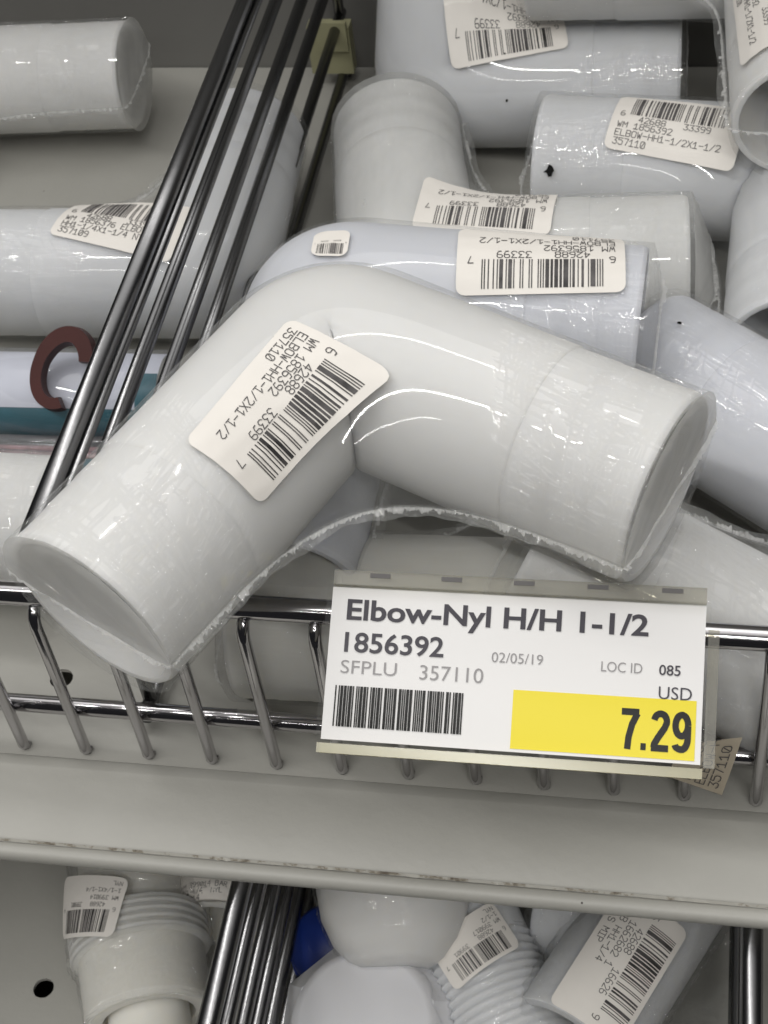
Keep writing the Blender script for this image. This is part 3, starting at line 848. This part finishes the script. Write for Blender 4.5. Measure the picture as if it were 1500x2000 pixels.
# the price in a heavy condensed grotesque, drawn as thick strokes
def stroke_glyphs(px, px_end, cap_px, m):
    u0 = tuv(*px); u1 = tuv(*px_end); uc = tuv(px[0], px[1]-cap_px); h = u0[1]-uc[1]; W_ = u1[0]-u0[0]
    arc = lambda cx, cy_, rx, ry, a0_, a1_, n_=14: [(cx+rx*cos(radians(a0_+(a1_-a0_)*i/n_)), cy_+ry*sin(radians(a0_+(a1_-a0_)*i/n_))) for i in range(n_+1)]
    t = 0.182
    g7 = [[(0.0, 0.925), (0.50, 0.925)], [(0.455, 0.90), (0.31, 0.62), (0.225, 0.30), (0.20, 0.0)]]
    g2 = [arc(0.255, 0.735, 0.178, 0.188, 172, -12)+[(0.38, 0.58), (0.20, 0.33), (0.095, 0.16), (0.085, 0.08)], [(0.01, 0.07), (0.50, 0.07)]]
    g9 = [arc(0.255, 0.665, 0.178, 0.260, 0, 360, 26), [(0.433, 0.66)]+arc(0.255, 0.34, 0.178, 0.27, 0, -75)+arc(0.255, 0.20, 0.178, 0.125, -90, -172, 8)]
    gd = [[(0.0, 0.085), (0.15, 0.085)]]
    P_ = Part(); x = 0.0; lay = 0
    tot_ = 0.50+0.07+0.15+0.09+0.51+0.07+0.51
    sx = W_/tot_
    for g, adv in ((g7, 0.55), (gd, 0.26), (g2, 0.58), (g9, 0.51)):
        for st in g:
            pts = [Vector(p) for p in st]; L_, R_2 = [], []
            for i, p in enumerate(pts):
                d_ = (pts[min(i+1, len(pts)-1)]-pts[max(i-1, 0)]).normalized(); nn = Vector((-d_.y, d_.x))
                tt = t if abs(d_.x) < 0.8 else t*0.93
                if g is gd: tt = 0.17
                L_.append(p+nn*tt/2); R_2.append(p-nn*tt/2)
            lf = 0.0002+0.00001*lay; lay += 1
            f3 = lambda p: tp(u0[0]+(x+p.x)*sx, u0[1]-p.y*h, lf)
            P_.add([f3(p) for p in L_]+[f3(p) for p in R_2], [[i, len(pts)+i, len(pts)+i+1, i+1] for i in range(len(pts)-1)])
        x += adv+0.025
    return P_.build('lettering', M[m], paper, False)
stroke_glyphs((1211, 1462), (1342, 1470), 79, 'tag_black')
rb = random.Random(5); B_ = Part(); a0 = tuv(656, 1338); a1 = tuv(907, 1357); a2 = tuv(652, 1418)
code = '0100101101101101001'
enc = {'*': 'nwnnwnwnn', '1': 'wnnwnnnnw', '8': 'wnnwnnwnn', '5': 'wnnwwnnnn', '6': 'nnwwwnnnn', '3': 'wnwwnnnnn', '9': 'nnwwnnwnn', '2': 'nnwwnnnnw'}
enc = {'*': 'nwnnwnwnn', '1': 'wnnwnnnnw', '8': 'wnnwnnwnn', '5': 'wnnwwnnnn', '6': 'nnwwwnnnn', '3': 'wnwwnnnnn', '9': 'nnwwnnwnn', '2': 'nnwnnnnww', '7': 'nnnwnnwnw', '0': 'nnnwwnwnn'}
seq = []
for ch in '*1856392*':
    for i, w_ in enumerate(enc[ch]): seq.append((i % 2 == 0, 2.4 if w_ == 'w' else 1.0))
    seq.append((False, 1.0))
tl = sum(s[1] for s in seq); x = a0[0]; un = (a1[0]-a0[0])/tl
for (on, w_) in seq:
    if on: tquad(B_, x-0.16*un, a0[1], x+(w_+0.16)*un, a2[1], 0.0002)
    x += w_*un
B_.build('barcode', M['tag_black'], paper, False)
# clear cover, ribbed, with a hinge strip on top and a lip below
V = []; FF = []; nr = 46
for i in range(nr+1):
    v = -0.0005+(TH+0.0012)*i/nr; bu = 0.0014+0.0004*sin(pi*i/nr)+(0.00010 if i % 2 else 0)
    V += [tp(-0.0008, v, bu), tp(TW+0.0010, v, bu)]
    if i: FF.append([2*i-2, 2*i, 2*i+1, 2*i-1])
pt = Part(); pt.add(V, FF); pt.build('clear_cover', M['clear'], tag, True)
pt = Part(); pt.box(tp(0.0004, -0.0034, -0.0015), TX*(TW-0.0004), TD*0.0030, TN*0.0034); pt.build('hinge_strip', M['clear_edge'], tag, False)
pt = Part(); pt.box(tp(-0.0004, TH+0.0008, -0.0012), TX*(TW+0.0008), TD*0.0020, TN*0.0030); pt.build('bottom_lip', M['clear_yellow'], tag, False)
pt = Part(); pt.box(tp(TW+0.0006, 0.0045, -0.0020), TX*0.0022, TD*(TH-0.004), TN*0.0012); pt.build('side_flap', M['clear_edge'], tag, False)
for q in range(5):
    pt = Part(); pt.box(tp(0.008+q*0.0148, -0.0029, 0.0019), TX*0.0042, TD*0.0009, TN*0.0003); pt.build('slot', M['ink_soft'], tag, False)
pt = Part(); pt.box(tp(TW*0.3, 0.002, -0.0016), TX*TW*0.4, TD*0.006, TN*-0.0035); pt.build('rail_clip', M['clear_edge'], tag, False)

exec_small = True
# ------------------------------------------------------------------ small things of the left bin
# clear tube pack with a printed card
c0 = at(-60, 770, z=0.016); c1 = at(330, 778, z=0.016)
rt = 0.0135
pk = thing('tube_pack', c0, 'clear plastic tube pack with white card and teal print in the left bin', 'blister pack')
axd = (c1-c0).normalized(); 
c1 = c0+axd*min((c1-c0).length, (XD-0.006-c0.x)/axd.x)
upv = Vector((0, 0, 1)); fwd = axd.cross(upv)          # towards the viewer is -Y
fwd = Vector((0, -1, 0)); fwd = (fwd-axd*fwd.dot(axd)).normalized(); upv = axd.cross(fwd); upv = upv if upv.z > 0 else -upv
def arcstrip(P_, r_, a0_, a1_, t0=0.0, t1=1.0, n_=14, jag=0.0):
    v = []; f = []
    for i in range(n_+1):
        a_ = a0_+(a1_-a0_)*i/n_
        d_ = upv*cos(a_)+fwd*sin(a_)
        v += [c0.lerp(c1, t0)+d_*r_, c0.lerp(c1, t1)+d_*r_]
        if i: f.append([2*i-2, 2*i, 2*i+1, 2*i-1])
    P_.add(v, f)
P_ = Part(); P_.tube([c0, c1], rt, 32); P_.build('tube', M['clear_tube'], pk)
P_ = Part(); arcstrip(P_, rt-0.0012, radians(-60), radians(62)); P_.build('card', M['card'], pk)
P_ = Part(); arcstrip(P_, rt-0.0014, radians(62), radians(112)); P_.build('teal_print', M['teal'], pk)
P_ = Part(); arcstrip(P_, rt-0.0007, radians(15), radians(75), 0.90, 1.0); P_.build('teal_print', M['teal'], pk)
# second flatter tube in front
d0 = c0+fwd*0.022-upv*0.005; 
def tray(P_, o, w_, hgt, t0=0.0, t1=1.0):
    pass
P_ = Part()
for j in range(3):
    q0 = c0+fwd*(rt+0.0025+0.004*j)-upv*(0.003+0.0015*j); P_.tube([q0, q0+(c1-c0)], 0.0022, 14)
P_.build('tray_rim', M['clear_tube'], pk)
P_ = Part(); q0 = c0+fwd*(rt+0.001)-upv*0.0062; P_.box(q0, c1-c0, fwd*0.004, upv*0.0008); P_.build('printed_strip', M['pinkprint'], pk, False)
P_ = Part(); q0 = c0+fwd*(rt+0.0052)-upv*0.0066; P_.box(q0, c1-c0, fwd*0.0045, upv*0.0008); P_.build('printed_strip', M['teal'], pk, False)
# dark red C-shaped ring over the tube
rc0 = at(122, 722, z=0.032)
ring = thing('plastic_ring', rc0, 'dark red brown plastic ring over the clear tube pack', 'ring')
e1 = (RIGHT*0.93+UP*-0.36).normalized(); e2v = (UP*0.93+RIGHT*0.36).normalized(); nv = -FWD
V = []; FF = []; nr = 48
a_s, a_e = radians(25), radians(300)
for i in range(nr+1):
    a_ = a_s+(a_e-a_s)*i/nr
    rx, ry = 0.0062, 0.0098
    c_ = rc0+e1*(rx*cos(a_))+e2v*(ry*sin(a_))
    rd = (e1*(cos(a_)/rx)+e2v*(sin(a_)/ry)).normalized()
    wd = 0.0019+0.0008*max(0, sin(a_)); hz = 0.0030
    V += [c_-rd*wd-nv*hz, c_+rd*wd-nv*hz, c_+rd*wd*0.8+nv*hz, c_-rd*wd*0.8+nv*hz]
    if i:
        for q in range(4): FF.append([4*i-4+q, 4*i-4+(q+1) % 4, 4*i+(q+1) % 4, 4*i+q])
FF.append([0, 1, 2, 3]); FF.append([4*nr+3, 4*nr+2, 4*nr+1, 4*nr])
P_ = Part(); P_.add(V, FF); rb_ = P_.build('band', M['rubber'], ring); smooth_by_angle(rb_, 50)
# yellowish clip at the back of the divider
yc = at(645, 100, y=0.285)
clip = thing('divider_clip', yc, 'small yellowish plastic clip behind the wires at the back', 'clip')
P_ = Part(); P_.box(yc+Vector((-0.0075, 0, -0.009)), (0.015, 0, 0), (0, 0.006, 0), (0, 0, 0.018)); b_ = P_.build('block', M['yellow_clip'], clip, False)
P_ = Part(); P_.box(yc+Vector((-0.004, -0.002, 0.001)), (0.011, 0, 0), (0, 0.002, 0), (0, 0, 0.011)); P_.build('tab', M['yellow_clip'], clip, False)

# ------------------------------------------------------------------ lower shelf
def lathe_film(parent, c, axis, prof, m='film_crumpled', n_=48, name='film', jitter=0.0004):
    axis = Vector(axis).normalized(); e1_ = axis.orthogonal().normalized(); e2_ = axis.cross(e1_); c = Vector(c)
    v = []; f = []; u = []; rr = random.Random(11)
    for i, (h_, r_) in enumerate(prof):
        for k_ in range(n_):
            a_ = 2*pi*k_/n_; q = r_+rr.uniform(-1, 1)*jitter
            v.append(c+axis*h_+(e1_*cos(a_)+e2_*sin(a_))*q); u.append((h_, a_*r_))
    for i in range(len(prof)-1):
        for k_ in range(n_): f.append([i*n_+k_, i*n_+(k_+1) % n_, (i+1)*n_+(k_+1) % n_, (i+1)*n_+k_])
    b = base_of(parent)
    o = obj(name, [q-b for q in v], f, M[m], parent, True, u)
    return o, BVHTree.FromPolygons([tuple(q) for q in v], f)
def dense(prof, n_=6):
    out = []
    for (a_, b_) in zip(prof[:-1], prof[1:]):
        for i in range(n_): out.append((a_[0]+(b_[0]-a_[0])*i/n_, a_[1]+(b_[1]-a_[1])*i/n_))
    return out+[prof[-1]]
GF = 'nylon fittings on the lower shelf'
# wrapped adapter lying towards the viewer
r1 = 0.0178
ca = at(280, 1895, z=ZL+r1+0.0030); fe = at(292, 1990, z=ZL+r1+0.0015)
ax1 = (fe-ca).normalized()
ad = thing('hose_adapter', ca, 'creamy white wrapped adapter on the lower shelf beside the round hole', 'pipe fitting', GF)
P_ = Part(); P_.lathe(ca, ax1, [(-0.055, 0.0150), (-0.0150, 0.0150), (-0.0148, r1*1.0), (-0.0140, r1*1.09), (-0.0045, r1*1.09), (-0.0035, r1*1.0), (0.0125, r1*0.98), (0.0140, r1*0.92), (0.0140, r1*0.72), (-0.01, r1*0.70)]); o = P_.build('body', M['nylon_warm'], ad); smooth_by_angle(o, 30)
P_ = Part(); P_.lathe(ca, ax1, [(-0.02, 0.0112), (0.0230, 0.0112), (0.0240, 0.0104), (0.0240, 0.0082), (0.0, 0.008)]); o = P_.build('nozzle', M['nylon_warm'], ad); smooth_by_angle(o, 30)
P_ = Part()
for k_ in range(4): P_.lathe(ca, ax1, [(-0.0130+k_*0.0023, r1*1.085), (-0.0125+k_*0.0023, r1*1.115), (-0.0118+k_*0.0023, r1*1.115), (-0.0113+k_*0.0023, r1*1.085)])
P_.build('collar_ridges', M['nylon_warm'], ad)
fo_, bv_ = lathe_film(ad, ca, ax1, dense([(-0.055, 0.0175), (-0.028, 0.0178), (-0.0150, r1*1.12+0.0006), (-0.0040, r1*1.12+0.0006), (0.000, r1*1.04), (0.0135, r1*1.01), (0.0150, r1*0.96)], 8), jitter=0.0005)
decal(ad, bv_, (170, 1770), (150, 1772), 0.023, 0.017, ('WM 399014', '1-1/4X1-1/4', 'NYL'), upc='642688399014', axis=ax1, axis_pt=ca, rad=r1*1.12+0.0012, smooth=True)
# second fitting behind it
cb = at(440, 1745, z=ZL+0.016)
pl = thing('pipe_plug', cb, 'small cream plug with printed sticker behind the wrapped adapter', 'pipe fitting', GF)
P_ = Part(); P_.lathe(cb, (0.05, -1, 0), [(-0.02, 0.014), (0.006, 0.0145), (0.010, 0.013), (0.0101, 0.010), (0.0, 0.009)]); o = P_.build('body', M['nylon_warm'], pl); smooth_by_angle(o, 30)
fo_, bv_ = lathe_film(pl, cb, (0.05, -1, 0), dense([(-0.02, 0.0148), (0.006, 0.0152), (0.0105, 0.0135)], 8), 'film')
decal(pl, bv_, (425, 1715), (450, 1717), 0.026, 0.014, ('WM 399014 BAR', 'HH1-1/4" NYL', '399014'), bars=False, axis=(0.05, -1, 0), axis_pt=cb, rad=0.0150)
# white translucent cup-shaped cap
cc = at(770, 1765, z=ZL+0.045); axc = (at(775, 1895, z=ZL+0.040)-cc).normalized()
cup = thing('rounded_end_fitting', cc, 'hazy white rounded cap hanging over the octagonal cap on the lower shelf', 'pipe fitting', GF)
rc_ = 0.0208
P_ = Part(); P_.lathe(cc, axc, [(-0.02, rc_*1.02), (-0.004, rc_), (0.004, rc_*0.94), (0.0105, rc_*0.80), (0.0150, rc_*0.60), (0.0165, rc_*0.45), (0.0168, 0.0001)]); o = P_.build('body', M['nylon'], cup)
lathe_film(cup, cc, axc, dense([(-0.02, rc_*1.05), (-0.004, rc_*1.04), (0.004, rc_*0.98), (0.0112, rc_*0.82), (0.0158, rc_*0.60), (0.0174, rc_*0.4), (0.0176, 0.0002)], 6), 'film_end')
# octagonal white cap
co_ = at(718, 2010, z=ZL+0.030)
oc = thing('octagonal_cap', co_, 'opaque white octagonal cap at the bottom of the lower shelf', 'pipe fitting', GF)
P_ = Part(); v = []; f = []
axo = (Vector((0, -0.25, 1))).normalized(); o1 = Vector((1, 0, 0)); o2 = axo.cross(o1)
lev = [(-0.035, 0.0245), (0.0, 0.0245), (0.0075, 0.0190)]
for (h_, r_) in lev:
    for k_ in range(8):
        a_ = 2*pi*(k_+0.5)/8; v.append(co_+axo*h_+(o1*cos(a_)+o2*sin(a_))*r_)
for i in range(2):
    for k_ in range(8): f.append([i*8+k_, i*8+(k_+1) % 8, (i+1)*8+(k_+1) % 8, (i+1)*8+k_])
f.append([16+k_ for k_ in range(8)]); P_.add(v, f); P_.build('body', M['white_plastic'], oc, False)
P_ = Part(); P_.lathe(co_+axo*0.0, axo, [(0.003, 0.0205), (0.0078, 0.0185), (0.0088, 0.0165), (0.0092, 0.0001)]); P_.build('rim', M['white_plastic'], oc)
# blue piece
cbp = at(650, 1850, z=ZL+0.02)
bl = thing('blue_cap', cbp, 'blue plastic cap wedged between the lower divider and white caps', 'pipe fitting', GF)
P_ = Part(); P_.lathe(cbp, (0, -0.4, 1), [(-0.02, 0.0115), (0.004, 0.0115), (0.0055, 0.0105), (0.0056, 0.0001)]); P_.build('body', M['blue'], bl)
P_ = Part()
for k_ in range(12):
    a_ = 2*pi*k_/12; P_.tube([cbp+Vector((0.0115*cos(a_), 0.0115*sin(a_), -0.018)), cbp+Vector((0.0115*cos(a_), 0.0115*sin(a_), 0.0025))], 0.0007, 6)
P_.build('grip_ribs', M['blue'], bl)
# threaded nipple
rn = 0.0155
cn = at(965, 1935, z=ZL+rn+0.012); axn = (at(1005, 2060, z=ZL+rn+0.010)-at(905, 1815, z=ZL+rn+0.016)).normalized()
nip = thing('threaded_nipple', cn, 'white threaded nipple in glossy film beside the octagonal cap', 'pipe fitting', GF)
pr_ = [(-0.03, rn*0.96), (-0.012, rn*0.96)]
for k_ in range(14): pr_ += [(-0.0115+k_*0.0024, rn*0.93), (-0.0103+k_*0.0024, rn*1.0)]
P_ = Part(); P_.lathe(cn, axn, pr_); P_.build('body', M['nylon_cool'], nip)
pf_ = [(-0.03, rn*0.99), (-0.012, rn*1.0)]
for k_ in range(14): pf_ += [(-0.0115+k_*0.0024, rn*0.99), (-0.0103+k_*0.0024, rn*1.035)]
fo_, bv_ = lathe_film(nip, cn, axn, dense(pf_, 2), 'film', jitter=0.0006)
decal(nip, bv_, (925, 1845), (895, 1868), 0.022, 0.014, ('WM 399017', '1-1/2', 'NYL'), upc='642688399017', axis=axn, axis_pt=cn, rad=rn*1.05, smooth=True)
# bagged tee with a big sticker
rt_ = 0.0165
ct_ = at(1235, 1850, z=ZL+rt_+0.018); axt = (at(1180, 1950, z=ZL+rt_+0.016)-at(1290, 1780, z=ZL+rt_+0.018)).normalized()
te = thing('pipe_tee', ct_, 'white tee in a loose glossy bag with a large sticker, near the right lower divider', 'pipe fitting', GF)
P_ = Part(); P_.lathe(ct_, axt, [(-0.034, rt_*0.8), (-0.034, rt_), (0.030, rt_), (0.030, rt_*0.8), (0.0, rt_*0.78)]); o = P_.build('run', M['nylon_cool'], te); smooth_by_angle(o, 30)
sd = (at(1060, 1810, z=ZL+rt_+0.012)-at(1200, 1850, z=ZL+rt_+0.018)).normalized()
P_ = Part(); P_.lathe(ct_+axt*-0.004, sd, [(0.0, rt_*0.8), (0.026, rt_*0.8), (0.0262, rt_*0.62), (0.01, rt_*0.6)]); o = P_.build('branch', M['nylon_cool'], te); smooth_by_angle(o, 30)
lathe_film(te, ct_+axt*-0.004, sd, dense([(0.008, rt_*0.95), (0.027, rt_*0.88), (0.030, rt_*0.6)], 6), 'film_crumpled')
fo_, bv_ = lathe_film(te, ct_, axt, dense([(-0.038, rt_*1.0), (-0.034, rt_*1.12), (0.0, rt_*1.08), (0.026, rt_*1.10), (0.034, rt_*0.9)], 10), 'film_crumpled', jitter=0.0005)
decal(te, bv_, (1212, 1885), (1180, 1937), 0.036, 0.021, ('WM 1662682 1', 'BARB HH1-1/4', 'NYL S MIP'), upc='642688166269', axis=axt, axis_pt=ct_, rad=rt_*1.12+0.0004, smooth=True)
# loose flap of the bag
bf0 = at(1330, 1930, z=ZL+0.022)
V = []; FF = []; U = []; nn_ = 22; rr = random.Random(4)
for i in range(nn_+1):
    for j in range(nn_+1):
        a_ = i/nn_; b_ = j/nn_
        q = bf0+Vector((-0.017+0.034*a_, -0.022+0.044*b_, 0.0045*sin(6*a_+2*b_)+0.004*sin(11*b_-5*a_)+rr.uniform(-1, 1)*0.0009-0.006*a_))
        V.append(q); U.append((0.02*a_, 0.04*b_))
for i in range(nn_):
    for j in range(nn_): FF.append([i*(nn_+1)+j, (i+1)*(nn_+1)+j, (i+1)*(nn_+1)+j+1, i*(nn_+1)+j+1])
b = base_of(te); obj('bag_flap', [q-b for q in V], FF, M['film_crumpled'], te, True, U)
# lower dividers
for (px, lab) in ((520, 'lower divider of dark wires between the wrapped adapter and the white caps'), (1452, 'lower divider of dark wires at the right edge beside the bagged tee')):
    q = at(px, 1850, z=ZL+0.05)
    dv = thing('wire_divider', (q.x, 0.05, ZL), lab, 'shelf divider', 'wire dividers of the lower shelf')
    for i, z in enumerate([0.086, 0.071, 0.056, 0.042, 0.028, 0.012]):
        P_ = Part(); P_.tube([(q.x, -0.14, ZL+z), (q.x, 0.29, ZL+z)], 0.0026 if i == 0 else 0.0019, 12); P_.build('wire', M['dark_chrome'], dv)
    P_ = Part(); P_.tube([(q.x, -0.138, ZL+0.087), (q.x, -0.138, ZL+0.001)], 0.0018, 12); P_.build('front_post', M['dark_chrome'], dv)
